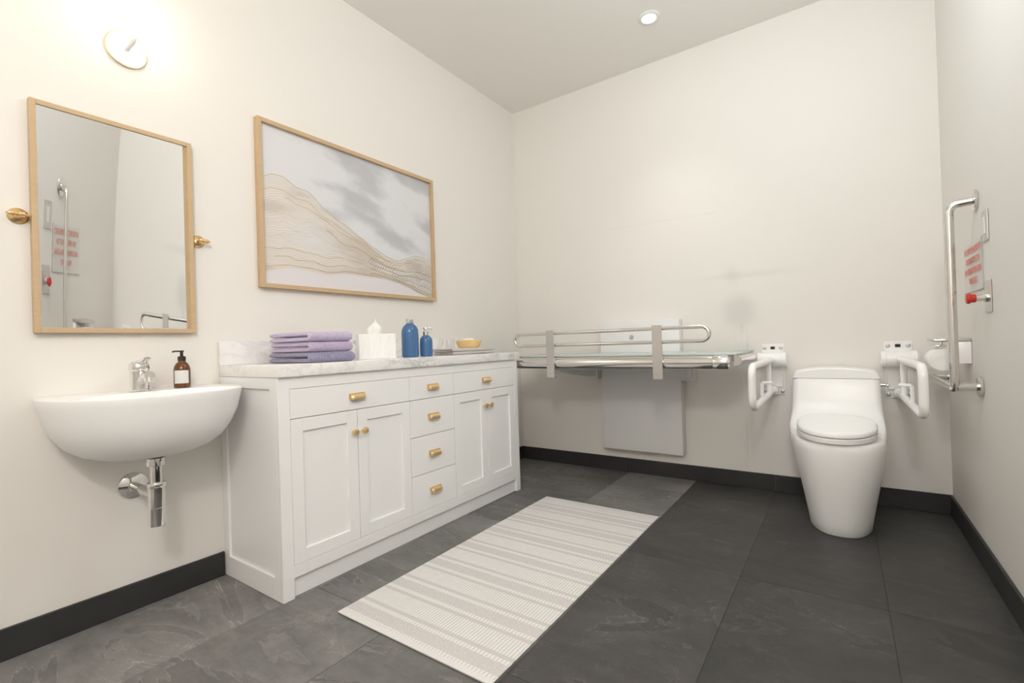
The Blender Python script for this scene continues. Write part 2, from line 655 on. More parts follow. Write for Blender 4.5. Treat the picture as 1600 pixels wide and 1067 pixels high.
def cup_pull(y, z, parent):
    """cup pull: flat flange on the drawer and a rounded hood open below"""
    bm = NB()
    L = 0.042
    box(bm, VX - 0.0006, VX + 0.002, y - L, y + L, z - 0.004, z + 0.0185, 0.0008, 1)
    prof = [(0.0, 0.0150), (0.006, 0.0148), (0.012, 0.013), (0.0165, 0.008), (0.0185, 0.002), (0.019, -0.008), (0.0185, -0.0105),
            (0.0165, -0.0105), (0.0165, 0.0), (0.0135, 0.006), (0.009, 0.0105), (0.0, 0.012)]
    n = 9
    rings = []
    for i in range(n):
        t = -1 + 2 * i / (n - 1)
        k = 1.0 if abs(t) < 0.8 else 1 - 0.35 * ((abs(t) - 0.8) / 0.2) ** 2
        rings.append([(VX + 0.0014 + px * k, y + t * (L - 0.003), z + (pz if pz < 0 else pz * k)) for px, pz in prof])
    loft(bm, rings)
    for s in (-1, 1):
        ring = [(VX + 0.0014 + px * 0.66, 0, z + (pz if pz < 0 else pz * 0.66)) for px, pz in prof[:7]]
        poly = ring + [(VX + 0.0014, 0, z - 0.0105)]
        loft(bm, [[(q[0], y + s * (L - 0.003), q[2]) for q in poly], [(q[0], y + s * (L - 0.006), q[2]) for q in poly]])
    obj('cup_pull', bm, M_goldsoft, parent)


g2 = 0.0014
DX = [VY0 + 0.047, -1.728, -1.397, VY1 - 0.043]
zt, zm, zb = 0.8305, 0.709, 0.1285


def drawer(y0, y1, z0, z1):
    bm = NB()
    box(bm, VX - 0.021, VX - 0.0008, y0 + g2, y1 - g2, z0 + g2, z1 - g2, 0.0012, 1)
    d = obj('drawer', bm, M_white, van)
    cup_pull((y0 + y1) / 2 + 0.0, (z0 + z1) / 2 - 0.004, d)


drawer(DX[0], DX[1], zm, zt)
drawer(DX[2], DX[3], zm, zt)
for z0, z1 in ((zm, zt), (0.517, zm), (0.3195, 0.517), (zb, 0.3195)):
    drawer(DX[1], DX[2], z0, z1)
for a, b in ((DX[0], DX[1]), (DX[2], DX[3])):
    c = (a + b) / 2
    d1 = obj('door', shaker(a + g2, c - g2, zb + g2, zm - g2), M_white, van)
    knob(c - 0.026, 0.612, d1)
    d2 = obj('door', shaker(c + g2, b - g2, zb + g2, zm - g2), M_white, van)
    knob(c + 0.026, 0.612, d2)

# marble worktop with its upstand
top = thing('countertop', 'white grey-veined marble countertop with upstand on the vanity', 'countertop', (0.24, -1.58, 0.879))
bm = NB()
box(bm, 0.002, 0.492, VY0 - 0.004, -0.741, 0.8790, 0.927, 0.002, 2)
obj('slab', bm, M_marble, top)
bm = NB()
box(bm, 0.002, 0.021, VY0 - 0.004, -0.741, 0.9272, 1.033, 0.0015, 1)
obj('backsplash', bm, M_marble, top)

# ------------------------------------------------------------------ things on the counter
ZC = 0.9275


def fold_towel(name, label, x0, x1, y0, y1, z, h, m, seed, group, parts=True, cat='towel'):
    """a towel folded in two: a hairpin section swept along y, fold at +x"""
    t = thing(name, label, cat, ((x0 + x1) / 2, (y0 + y1) / 2, z), group)
    rng = random.Random(seed)
    th = h / 2 * 0.97
    r = th / 2
    mid = []
    nx = 14
    xe = x1 - h / 2
    for i in range(nx + 1):
        mid.append((x0 + r + (xe - x0 - r) * i / nx, r))
    for i in range(1, 8):
        a = -pi / 2 + pi * i / 8
        mid.append((xe + (h / 2 - r) * cos(a), h / 2 + (h / 2 - r) * sin(a)))
    for i in range(nx + 1):
        mid.append((xe - (xe - x0 - r) * i / nx, h - r))
    mid = [Vector((p[0], 0, p[1])) for p in mid]
    bm = NB()
    ny = 18
    rings = []
    N = len(mid)
    for j in range(ny + 1):
        v = j / ny
        y = y0 + (y1 - y0) * v
        e = min(v, 1 - v) * (y1 - y0)
        sh = min(1.0, sqrt(max(0.0, 1 - (1 - min(e / (r * 0.9), 1)) ** 2))) * 0.55 + 0.45     # rounded edges
        L, R = [], []
        for i in range(N):
            a = mid[max(i - 1, 0)]
            b = mid[min(i + 1, N - 1)]
            d = (b - a).normalized()
            nrm = Vector((-d.z, 0, d.x))
            k = r * sh * (0.9 if i in (0, N - 1) else 1.0)
            w = noise.noise(Vector((mid[i].x * 9, y * 9, seed + mid[i].z * 30))) * 0.0022
            p = mid[i].copy()
            p.z += max(w, -0.001) if p.z > h / 2 else w * 0.3 * (p.z / h)
            inner = k * 0.93
            L.append(p + nrm * inner)
            R.append(p - nrm * k)
        ring = L + R[::-1]
        rings.append([(q.x, y, z + max(q.z, 0.0003)) for q in ring])
    loft(bm, rings)
    obj('folded_cloth', bm, m, t, 50)
    return t


TG = 'folded bath towels on the counter'
fold_towel('bath_towel', 'grey indigo bath towel folded at the bottom of the towel stack', 0.10, 0.435, -2.245, -2.012, ZC, 0.045, M_indigo, 1, TG)
fold_towel('bath_towel', 'lilac bath towel folded in the middle of the towel stack', 0.105, 0.43, -2.238, -2.02, ZC + 0.0455, 0.046, M_lav2, 2, TG)
fold_towel('bath_towel', 'pale lavender bath towel folded on top of the towel stack', 0.10, 0.43, -2.24, -2.022, ZC + 0.092, 0.044, M_lav, 3, TG)

# tissue box with vertical flutes
tb = thing('tissue_box', 'white fluted tissue box on the marble counter beside the towels', 'tissue box', (0.27, -1.77, ZC))
bm = NB()
bx0, bx1, by0, by1 = -0.052, 0.052, -0.093, 0.093
TBR = Matrix.Translation((0.262, -1.755, 0)) @ Matrix.Rotation(math.radians(-30), 4, 'Z')


def fluted(x0, x1, y0, y1, step=0.0105, d=0.0022):
    pts = []

    def side(ax, ay, bx, by, nx, ny):
        L = math.hypot(bx - ax, by - ay)
        k = int(L / step)
        for i in range(k):
            for f, q in ((0.0, 0), (0.18, d), (0.5, d * 1.25), (0.82, d)):
                t = (i + f) / k
                pts.append((ax + (bx - ax) * t + nx * q, ay + (by - ay) * t + ny * q))
    side(x0, y0, x1, y0, 0, -1)
    side(x1, y0, x1, y1, 1, 0)
    side(x1, y1, x0, y1, 0, 1)
    side(x0, y1, x0, y0, -1, 0)
    return pts


pts = fluted(bx0, bx1, by0, by1)
loft(bm, [[(p[0], p[1], z) for p in pts] for z in (ZC + 0.004, ZC + 0.124)])
box(bm, bx0 - 0.0015, bx1 + 0.0015, by0 - 0.0015, by1 + 0.0015, ZC, ZC + 0.005, 0.001, 1)
box(bm, bx0 - 0.001, bx1 + 0.001, by0 - 0.001, by1 + 0.001, ZC + 0.123, ZC + 0.129, 0.002, 2)
bmesh.ops.transform(bm, matrix=TBR, verts=bm.verts)
obj('box_cover', bm, M_ceramic, tb)
bm = NB()
n = 28
rings = []
for i in range(10):
    t = i / 9
    rad = 0.020 + 0.014 * sin(pi * min(1, t * 1.25 + 0.12)) - 0.033 * max(0, t - 0.45) ** 1.1 * 1.6
    rad = max(rad, 0.0015)
    ring = []
    for k in range(n):
        a = 2 * pi * k / n
        w = 1 + 0.22 * sin(3 * a + 2.0 * t) + 0.14 * sin(7 * a - 3 * t)
        ring.append((rad * w * cos(a) * 0.6 + 0.004 * sin(4 * t), rad * w * sin(a), ZC + 0.1292 + 0.084 * t))
    rings.append(ring)
loft(bm, rings)
bmesh.ops.transform(bm, matrix=TBR, verts=bm.verts)
obj('tissue', bm, M_paper, tb, 60)


def bottle(name, label, x, y, r, h, cap, kind):
    b = thing(name, label, 'bottle', (x, y, ZC), 'blue bottles on the counter')
    hs = h - cap
    bm = NB()
    lathe(bm, [(r * 0.86, 0), (r * 0.97, 0.003), (r, 0.010), (r, hs * 0.70), (r * 0.985, hs * 0.77), (r * 0.92, hs * 0.84), (r * 0.78, hs * 0.91),
               (r * 0.56, hs * 0.965), (r * 0.44, hs * 0.99), (r * 0.42, hs)], (x, y, ZC), n=36)
    obj('bottle_body', bm, M_blue, b)
    bm = NB()
    if kind == 'cap':
        lathe(bm, [(r * 0.43, 0), (r * 0.45, 0.002), (r * 0.45, cap - 0.003), (r * 0.41, cap), (0, cap)], (x, y, ZC + hs + 0.0003), n=28)
        obj('cap', bm, M_silver, b, label='silver screw cap')
    else:
        lathe(bm, [(r * 0.52, 0), (r * 0.52, 0.020), (r * 0.46, 0.023), (r * 0.2, 0.024), (r * 0.2, cap - 0.010), (0, cap - 0.010)], (x, y, ZC + hs + 0.0003), n=24)
        c = obj('pump_collar', bm, M_chrome, b, label='chrome pump collar')
        bm = NB()
        lathe(bm, [(r * 0.40, 0), (r * 0.44, 0.003), (r * 0.42, 0.009), (0, 0.010)], (x, y, ZC + h - 0.011), n=20)
        tube(bm, [(x, y, ZC + h - 0.006), (x + 0.012, y + 0.024, ZC + h - 0.006), (x + 0.018, y + 0.036, ZC + h - 0.009)], 0.0042, 10)
        obj('pump_head', bm, M_silver, b, label='pale pump head')


bottle('bottle', 'tall blue bottle with a silver cap beside the tissue box', 0.30, -1.548, 0.047, 0.213, 0.026, 'cap')
bottle('bottle', 'short blue bottle with a chrome pump beside the tall blue bottle', 0.33, -1.455, 0.036, 0.166, 0.046, 'pump')

CG = 'grey hand cloths on the counter'
fold_towel('hand_cloth', 'pale grey hand cloth folded under another, right end of counter', 0.20, 0.375, -1.275, -0.86, ZC, 0.019, M_greycloth, 5, CG)
fold_towel('hand_cloth', 'pale grey hand cloth folded beneath the wooden soap dish', 0.20, 0.378, -1.28, -0.87, ZC + 0.0195, 0.019, M_greycloth, 6, CG)
sx, sy, sz = 0.275, -1.012, ZC + 0.0405
dish = thing('soap_dish', 'round honey coloured wooden soap dish on the grey cloths', 'soap dish', (sx, sy, sz))
bm = NB()
lathe(bm, [(0.062, 0), (0.068, 0.003), (0.080, 0.026), (0.086, 0.047), (0.084, 0.049), (0.077, 0.046), (0.070, 0.026), (0.05, 0.012), (0, 0.011)], (sx, sy, sz), n=40)
obj('bowl', bm, M_bamboo, dish)
bm = NB()
bmesh.ops.create_uvsphere(bm, u_segments=24, v_segments=14, radius=1.0)
for v in bm.verts:
    s = 1.0
    v.co = Vector((sx + v.co.x * 0.032, sy + v.co.y * 0.046, sz + 0.047 + math.copysign(abs(v.co.z) ** 0.7, v.co.z) * 0.016))
solo(obj('soap_bar', bm, mat('cream soap', (0.86, 0.84, 0.79), 0.35)), 'oval cream soap bar lying in the wooden dish', 'soap')

# ------------------------------------------------------------------ washbasin
SY = -2.735
ZR = 0.848
sink = thing('wall_basin', 'white wall-hung half round washbasin left of the vanity', 'washbasin', (0, SY, ZR))
N = 64
DEP, HWD = 0.43, 0.303
SC = -2.722


def plan(th, sxs, sys, p=2.35):
    """D-shaped plan: straight along the wall, superelliptic in front; th runs once round"""
    c, s = cos(th), sin(th)
    q = 2 / p
    xx = math.copysign(abs(c) ** q, c)
    yy = math.copysign(abs(s) ** q, s)
    if xx >= 0:
        x = 0.115 + xx * (DEP * sxs - 0.115)
    else:
        x = 0.115 + max(xx * 3.0, -1) * 0.113
    taper = 1.0 if xx >= 0 else 1 - 0.03 * min(1, -xx * 3)
    return x, SC + yy * HWD * sys * taper


bm = NB()
prof = [(0.0, 0.30, 0.585), (0.18, 0.40, 0.600), (0.36, 0.58, 0.6135), (0.50, 0.67, 0.622), (0.64, 0.755, 0.638), (0.77, 0.84, 0.668), (0.87, 0.91, 0.712), (0.945, 0.96, 0.765), (0.985, 0.985, 0.82), (1.0, 1.0, ZR - 0.008), (0.997, 0.997, ZR - 0.002), (0.988, 0.988, ZR)]
prof = [(0.26, 0.47, 0.606)] + prof[2:]
prof[0] = (0.20, 0.50, 0.612)
rings = []
for sy_, sx_, z in prof:
    rings.append([(*plan(2 * pi * k / N, sx_, sy_), z) for k in range(N)])


def bowl(k, s, z):
    a = 2 * pi * k / N
    return (0.275 + cos(a) * 0.135 * s, SC + sin(a) * 0.255 * s, z)


for s, z in ((1.0, ZR - 0.001), (0.985, ZR - 0.006), (0.95, ZR - 0.03), (0.85, ZR - 0.07), (0.6, ZR - 0.105), (0.3, ZR - 0.118)):
    rings.append([bowl(k, s, z) for k in range(N)])
loft(bm, rings)
obj('basin', bm, M_ceramic, sink, 40)
# faucet
fx, fz = 0.098, ZR
fc = thing('basin_faucet', 'chrome single lever faucet on the washbasin', 'faucet', (fx, SY, fz))
bm = NB()
lathe(bm, [(0.034, 0.0005), (0.034, 0.005), (0.031, 0.009), (0.0295, 0.06), (0.031, 0.076)], (fx, SY, fz), n=32)
obj('faucet_body', bm, M_chrome, fc)
bm = NB()
pth = [(fx + 0.012, SY, fz + 0.040), (fx + 0.06, SY, fz + 0.056), (fx + 0.105, SY, fz + 0.060)]
tube(bm, rounded(pth, 0.05), 0.017, 16, radii=None)
lathe(bm, [(0.0155, 0), (0.0155, 0.018), (0.012, 0.019), (0, 0.0185)], (fx + 0.098, SY, fz + 0.054), (0.1, 0, -1), 20)
obj('spout', bm, M_chrome, fc)
bm = NB()
lathe(bm, [(0.031, 0), (0.033, 0.004), (0.032, 0.022), (0.026, 0.033), (0.012, 0.038), (0, 0.039)], (fx, SY, fz + 0.0775), (0.05, 0, 1), 28)
rings = []
for t, w, h in ((0, 0.019, 0.013), (0.3, 0.016, 0.010), (0.7, 0.013, 0.006), (1, 0.011, 0.004)):
    cx = fx + 0.008 + 0.075 * t
    cz = fz + 0.104 + 0.020 * t
    rings.append([(cx, SY + w * cos(a), cz + h * sin(a)) for a in [2 * pi * k / 16 for k in range(16)]])
loft(bm, rings)
obj('lever', bm, M_chrome, fc)
# bottle trap
tx = 0.236
tr = thing('bottle_trap', 'chrome bottle trap under the washbasin reaching the wall', 'drain pipe', (tx, SY, 0.37))
bm = NB()
lathe(bm, [(0.028, 0.5885), (0.028, 0.612)], (tx, SY, 0), n=32)
lathe(bm, [(0.024, 0.596), (0.0295, 0.602), (0.0295, 0.586), (0.024, 0.5835)], (tx, SY, 0), n=12)
obj('coupling_nut', bm, M_chrome, tr)
bm = NB()
lathe(bm, [(0.0185, 0.523), (0.0185, 0.588)], (tx, SY, 0), n=32)
obj('tailpipe', bm, M_chrome, tr)
bm = NB()
lathe(bm, [(0.020, 0.524), (0.0285, 0.524), (0.0295, 0.521), (0.0295, 0.512), (0.0285, 0.508), (0.0262, 0.506), (0.0262, 0.436), (0.028, 0.434), (0.028, 0.372), (0.0265, 0.370), (0, 0.370)], (tx, SY, 0), n=36)
obj('trap_cup', bm, M_chrome, tr, 25)
bm = NB()
tube(bm, [(0.003, SY, 0.478), (tx - 0.028, SY, 0.478)], 0.0165, 24)
obj('waste_arm', bm, M_chrome, tr)
bm = NB()
lathe(bm, [(0.052, 0.0008), (0.052, 0.003), (0.048, 0.009), (0.036, 0.014), (0.022, 0.017), (0.0175, 0.018)], (0, SY, 0.478), (1, 0, 0), 36)
obj('wall_escutcheon', bm, M_chrome, tr)
# amber soap bottle on the rim
ax_, ay_ = 0.083, -2.588
am = thing('soap_dispenser', 'amber glass soap dispenser with black pump on the washbasin rim', 'soap bottle', (ax_, ay_, ZR))
bm = NB()
lathe(bm, [(0.026, 0.0005), (0.0285, 0.003), (0.0290, 0.009), (0.029, 0.072), (0.027, 0.084), (0.021, 0.096), (0.0145, 0.103), (0.0125, 0.107), (0.0125, 0.114)], (ax_, ay_, ZR), n=36)
obj('bottle_glass', bm, M_amber, am)
bm = NB()
a0, a1 = -1.35, 0.45
nn = 16
ri, ro = 0.0292, 0.0296
rg = [[(ax_ + r * cos(a0 + (a1 - a0) * k / nn), ay_ + r * sin(a0 + (a1 - a0) * k / nn), ZR + z) for r, z in ((ri, 0.018), (ro, 0.018), (ro, 0.070), (ri, 0.070))] for k in range(nn + 1)]
loft(bm, rg)
obj('paper_label', bm, M_label, am, label='blank pale grey label')
bm = NB()
lathe(bm, [(0.0138, 0.1085), (0.0142, 0.110), (0.0142, 0.124), (0.012, 0.126), (0.006, 0.127), (0.0055, 0.143), (0.008, 0.144), (0.008, 0.1495), (0, 0.150)], (ax_, ay_, ZR), n=24)
tube(bm, [(ax_, ay_, ZR + 0.147), (ax_ - 0.014, ay_ - 0.020, ZR + 0.147), (ax_ - 0.018, ay_ - 0.027, ZR + 0.1445)], 0.003, 10)
obj('pump', bm, M_black, am, label='black pump head')

# ------------------------------------------------------------------ pivot mirror
my0, my1, mz0, mz1 = -3.004, -2.512, 1.071, 1.877
mir = thing('pivot_mirror', 'oak framed rectangular pivot mirror above the washbasin', 'mirror', (0, (my0 + my1) / 2, mz0))


def frame(bm, y0, y1, z0, z1, x0, x1, w, b=0.001):
    box(bm, x0, x1, y0, y0 + w, z0, z1, b, 1)
    box(bm, x0, x1, y1 - w, y1, z0, z1, b, 1)
    box(bm, x0, x1, y0 + w, y1 - w, z0, z0 + w, b, 1)
    box(bm, x0, x1, y0 + w, y1 - w, z1 - w, z1, b, 1)


bm = NB()
frame(bm, my0, my1, mz0, mz1, 0.006, 0.032, 0.017)
obj('mirror_frame', bm, M_oak, mir)
M_mirror = bpy.data.materials.new('mirror glass')
M_mirror.use_nodes = True
nt = M_mirror.node_tree
nt.nodes.clear()
gl = nt.nodes.new('ShaderNodeBsdfGlossy')
gl.inputs['Color'].default_value = (0.97, 0.975, 0.97, 1)
gl.inputs['Roughness'].default_value = 0.0
out = nt.nodes.new('ShaderNodeOutputMaterial')
nt.links.new(gl.outputs[0], out.inputs[0])
# shading normals tilted and curved so the flat glass reflects the grab bar
ge = nt.nodes.new('ShaderNodeNewGeometry')
sp_ = nt.nodes.new('ShaderNodeSeparateXYZ')
nt.links.new(ge.outputs['Position'], sp_.inputs[0])
cb_ = nt.nodes.new('ShaderNodeCombineXYZ')
cb_.inputs[0].default_value = 1.0
for src, dst, k, c in ((1, 1, 0.2015, 0.2790 + 0.2015 * 2.758), (2, 2, -0.2104, -0.1382 + 0.2104 * 1.474)):
    ma = nt.nodes.new('ShaderNodeMath')
    ma.operation = 'MULTIPLY_ADD'
    nt.links.new(sp_.outputs[src], ma.inputs[0])
    ma.inputs[1].default_value = k
    ma.inputs[2].default_value = c
    nt.links.new(ma.outputs[0], cb_.inputs[dst])
vn = nt.nodes.new('ShaderNodeVectorMath')
vn.operation = 'NORMALIZE'
nt.links.new(cb_.outputs[0], vn.inputs[0])
nt.links.new(vn.outputs[0], gl.inputs['Normal'])
bm = NB()
box(bm, 0.010, 0.022, my0 + 0.016, my1 - 0.016, mz0 + 0.016, mz1 - 0.016)
obj('mirror_glass', bm, M_mirror, mir)
for s, y in ((-1, my0), (1, my1)):
    yy = y + s * 0.028
    zz = 1.468
    bm = NB()
    lathe(bm, [(0.027, 0.0008), (0.027, 0.004), (0.024, 0.008), (0.015, 0.012), (0.010, 0.014), (0.0075, 0.018), (0.0065, 0.034)], (0, yy, zz), (1, 0, 0), 32)
    pv = obj('pivot_bracket', bm, M_gold, mir)
    bm = NB()
    lathe(bm, [(0.0035, -0.026), (0.0035, -0.012), (0.0085, -0.011), (0.0095, -0.004), (0.0085, 0.004), (0.0055, 0.006), (0.0085, 0.009), (0.0085, 0.013), (0.005, 0.0155), (0.0085, 0.019), (0.0092, 0.024), (0.007, 0.029), (0.003, 0.031), (0.003, 0.034), (0, 0.035)],
          (0.036, yy, zz), (0, s, 0), 24)
    obj('finial', bm, M_gold, pv)

# ------------------------------------------------------------------ framed print
ay0, ay1, az0, az1 = -2.230, -1.048, 1.290, 2.108
art = thing('framed_art', 'wide oak framed abstract mountain line print above the vanity', 'picture', (0, (ay0 + ay1) / 2, az0))
bm = NB()
frame(bm, ay0, ay1, az0, az1, 0.001, 0.034, 0.021)
obj('picture_frame', bm, M_oak, art)
py0, py1, pz0, pz1 = ay0 + 0.0205, ay1 - 0.0205, az0 + 0.0205, az1 - 0.0205
PW, PH = py1 - py0, pz1 - pz0


def nz(x, y, s=0.0):
    return noise.fractal(Vector((x, y, s)), 0.9, 2.1, 5)


def lerp(pts, u):
    for (a, b), (c, d) in zip(pts, pts[1:]):
        if u <= c:
            t = (u - a) / (c - a)
            t = t * t * (3 - 2 * t) * 0.35 + t * 0.65
            return b + (d - b) * t
    return pts[-1][1]


RIDGE = [(0, 0.66), (0.05, 0.695), (0.10, 0.70), (0.16, 0.655), (0.21, 0.645), (0.30, 0.555), (0.40, 0.475), (0.50, 0.405), (0.58, 0.345), (0.66, 0.295), (0.74, 0.275), (0.80, 0.30), (0.88, 0.345), (0.94, 0.34), (1, 0.30)]
FOOT = [(0, 0.085), (0.06, 0.10), (0.12, 0.122), (0.20, 0.115), (0.30, 0.105), (0.40, 0.125), (0.55, 0.128), (0.65, 0.125), (0.74, 0.105), (0.82, 0.075), (0.90, 0.035), (1, 0.005)]
nu, nv = 110, 80
bm = NB()
cl = bm.verts.layers.float_color.new('ink')
grid = [[bm.verts.new((0.0135, py0 + PW * i / nu, pz0 + PH * j / nv)) for j in range(nv + 1)] for i in range(nu + 1)]
for i in range(nu):
    for j in range(nv):
        bm.faces.new((grid[i][j], grid[i + 1][j], grid[i + 1][j + 1], grid[i][j + 1]))
back = [bm.verts.new((0.004, y, z)) for y, z in ((py0, pz0), (py1, pz0), (py1, pz1), (py0, pz1))]
bm.faces.new(back[::-1])


def smooth(a, b, x):
    t = min(1, max(0, (x - a) / (b - a)))
    return t * t * (3 - 2 * t)


for i in range(nu + 1):
    for j in range(nv + 1):
        u, v = i / nu, j / nv
        c = Vector((0.69, 0.69, 0.71))
        f = nz(u * 3, v * 5 + u * 1.5, 1.0)
        cloud = smooth(-0.15, 0.75, f + 0.45 * smooth(0.55, 0.95, u) * smooth(0.75, 0.95, v) + 0.5 * math.exp(-((u - 0.72) / 0.13) ** 2 - ((v - 0.42) / 0.08) ** 2)
                       + 0.3 * math.exp(-((u - 0.14) / 0.07) ** 2 - ((v - 0.72) / 0.05) ** 2))
        c = c.lerp(Vector((0.42, 0.42, 0.45)), 0.72 * cloud)
        rg_, ft = lerp(RIDGE, u), lerp(FOOT, u)
        if v < rg_:
            k = smooth(rg_, rg_ - 0.03, v)
            tan_ = Vector((0.73, 0.68, 0.63)).lerp(Vector((0.56, 0.48, 0.40)), 0.6 * smooth(-0.1, 0.5, nz(u * 3, v * 7, 7.0)))
            tan_ = tan_.lerp(Vector((0.76, 0.75, 0.75)), 0.85 * math.exp(-((u - 0.24) / 0.14) ** 2 - ((v - 0.33) / 0.10) ** 2))
            tan_ = tan_.lerp(Vector((0.52, 0.50, 0.48)), 0.5 * smooth(0.5, 1.0, u))
            c = c.lerp(tan_, k * 0.9)
        if v < ft:
            c = c.lerp(Vector((0.72, 0.69, 0.72)), smooth(ft, ft - 0.02, v))
        grid[i][j][cl] = (c.x, c.y, c.z, 1)
M_print = mat('printed paper', (0.8, 0.8, 0.8), 0.5, spec=0.3)
g = G(M_print)
at = g.n('ShaderNodeVertexColor', layer_name='ink')
g.color(at.outputs[0])
obj('print', bm, M_print, art)


def ribbon(bm, pts, w):
    """flat printed line on the paper, w = half width in metres"""
    prev = None
    for k, (y, z) in enumerate(pts):
        a = pts[max(k - 1, 0)]
        b = pts[min(k + 1, len(pts) - 1)]
        d = Vector((b[0] - a[0], b[1] - a[1]))
        if d.length < 1e-9:
            continue
        d.normalize()
        ny_, nz_ = -d.y * w, d.x * w
        cur = (bm.verts.new((0.01375, y + ny_, z + nz_)), bm.verts.new((0.01375, y - ny_, z - nz_)))
        if prev:
            bm.faces.new((prev[0], prev[1], cur[1], cur[0]))
        prev = cur


def uv(u, v):
    return (py0 + PW * u, pz0 + PH * min(max(v, 0.004), 0.996))


def hill(u, s):
    """point a fraction s of the way from ridge to foot, with folds"""
    r, f = lerp(RIDGE, u), lerp(FOOT, u)
    q = s + 0.10 * sin(s * pi) * nz(u * 3.2, s * 2.5, 3.0)
    q = min(max(q, 0), 1)
    return r + (f - r) * q


fine, gold, dark = NB(), NB(), NB()
for k in range(46):
    s = k / 45
    last = 121 if k % 3 == 0 else 62 + (k * 7) % 19
    pts = [uv(i / 120, hill(i / 120, s)) for i in range(last)]
    ribbon(fine, pts, 0.0006)
for s, u0_, u1_ in ((0.0, 0, 1), (0.13, 0, 0.9), (0.2, 0.1, 1), (0.36, 0.3, 1), (0.75, 0, 0.6), (0.86, 0.05, 0.8), (0.97, 0, 1)):
    pts = [uv(u0_ + (u1_ - u0_) * i / 110, hill(u0_ + (u1_ - u0_) * i / 110, s) + 0.004 * sin(i * 0.3)) for i in range(111)]
    ribbon(gold, pts, 0.0017)
# combed fans of darker lines at the lower right
for (cu, cv, wu, wv, ang, cnt) in ((0.63, 0.225, 0.13, 0.06, -0.5, 11), (0.86, 0.25, 0.12, 0.075, -0.9, 11), (0.80, 0.145, 0.15, 0.045, -0.25, 12), (0.93, 0.175, 0.10, 0.06, -0.6, 9), (0.91, 0.09, 0.10, 0.03, -0.1, 8)):
    for k in range(cnt):
        t = k / (cnt - 1) - 0.5
        pts = []
        for i in range(12):
            q = i / 11 - 0.5
            lu = t * wu * 1.35 + 0.25 * wv * q + 0.03 * q * q
            lv = q * wv * 1.5 * (1 - 1.5 * t * t) + 0.02 * sin(t * 6)
            u = cu + lu * cos(ang) - lv * sin(ang) * 0.5
            v = cv + lu * sin(ang) * 0.6 + lv * cos(ang)
            if u < 0.997:
                pts.append(uv(u, v))
        if len(pts) > 2:
            ribbon(dark, pts, 0.0010)
for s in (0.45, 0.62, 0.8, 0.92, 1.0):
    pts = [uv(0.55 + 0.45 * i / 60, hill(0.55 + 0.45 * i / 60, s)) for i in range(61)]
    ribbon(dark, pts, 0.0012)
for nm, b_, c_ in (('fine_contour_lines', fine, (0.50, 0.43, 0.36)), ('gold_contour_lines', gold, (0.66, 0.50, 0.27)), ('dark_contour_lines', dark, (0.25, 0.20, 0.15))):
    o = obj(nm, b_, mat(nm.replace('_', ' '), c_, 0.5, spec=0.2), art, recalc=False)
    o['kind'] = 'stuff'

# ------------------------------------------------------------------ wall sconce
ly, lz = -2.722, 2.185
sc = thing('wall_sconce', 'lit round white wall lamp with thin brass rim above the mirror', 'lamp', (0, ly, lz))
bm = NB()
lathe(bm, [(0.066, 0.0008), (0.066, 0.007), (0.063, 0.010), (0.02, 0.014), (0.012, 0.016)], (0, ly, lz), (1, 0, 0), 40)
obj('backplate', bm, M_enamel, sc)
bm = NB()
tube(bm, [(0.0085, ly + 0.0665 * cos(2 * pi * k / 48), lz + 0.0665 * sin(2 * pi * k / 48)) for k in range(48)], 0.0022, 8, closed=True)
obj('plate_rim', bm, M_gold, sc, label='thin brass rim')
bm = NB()
tube(bm, rounded([(0.014, ly, lz), (0.09, ly, lz), (0.09, ly, lz + 0.05)], 0.03), 0.009, 14)
obj('arm', bm, M_enamel, sc)
bm = NB()
bmesh.ops.create_uvsphere(bm, u_segments=28, v_segments=18, radius=0.062)
bmesh.ops.translate(bm, verts=bm.verts, vec=(0.09, ly, lz + 0.108))
gb_ = obj('globe', bm, M_globe, sc)
pl = bpy.data.lights.new('sconce_light', 'POINT')
pl.energy = 1.8
pl.color = (1.0, 0.86, 0.66)
pl.shadow_soft_size = 0.06
po = bpy.data.objects.new('sconce_light', pl)
po.location = (0.12, ly, lz + 0.108)
COL.objects.link(po)

# ------------------------------------------------------------------ recessed downlight
dl = thing('recessed_downlight', 'small lit recessed downlight in the ceiling', 'lamp', (1.363, -0.487, HC - 0.01))
bm = NB()
lathe(bm, [(0.066, 0.0095), (0.066, 0.006), (0.060, 0.002), (0.044, 0.0), (0.040, 0.004), (0.040, 0.0095)], (1.363, -0.487, HC - 0.01), n=36)
obj('trim_ring', bm, M_ceil, dl)
bm = NB()
lathe(bm, [(0.0395, 0.0), (0.030, -0.004), (0, -0.006)], (1.363, -0.487, HC - 0.005), n=32)
obj('lens', bm, M_lamp, dl)

# ------------------------------------------------------------------ folding changing table
ct = thing('changing_table', 'white and steel folding adult changing table on the back wall', 'changing table', (1.08, 0, 0.16))
bm = NB()
box(bm, 0.79, 1.372, -0.09, -0.0015, 0.182, 1.12, 0.004, 2)
obj('wall_panel', bm, M_panel, ct)
bm = NB()
lathe(bm, [(0.016, 0), (0.016, 0.003), (0.013, 0.004), (0, 0.004)], (1.035, -0.0902, 1.005), (0, -1, 0), 24)
obj('indicator', bm, M_greyplastic, ct, label='round grey indicator')
TX0, TX1, TY = 0.29, 1.80, -0.70
bm = NB()
box(bm, TX0 + 0.03, TX1 + 0.028, TY + 0.005, -0.095, 0.886, 0.896, 0.003, 2)
obj('table_surface', bm, M_glass_top, ct, label='pale green table surface')
bm = NB()
box(bm, TX0 + 0.05, TX1, TY + 0.02, -0.12, 0.848, 0.8855, 0.002, 1)
obj('under_tray', bm, M_greyplastic, ct)
bm = NB()
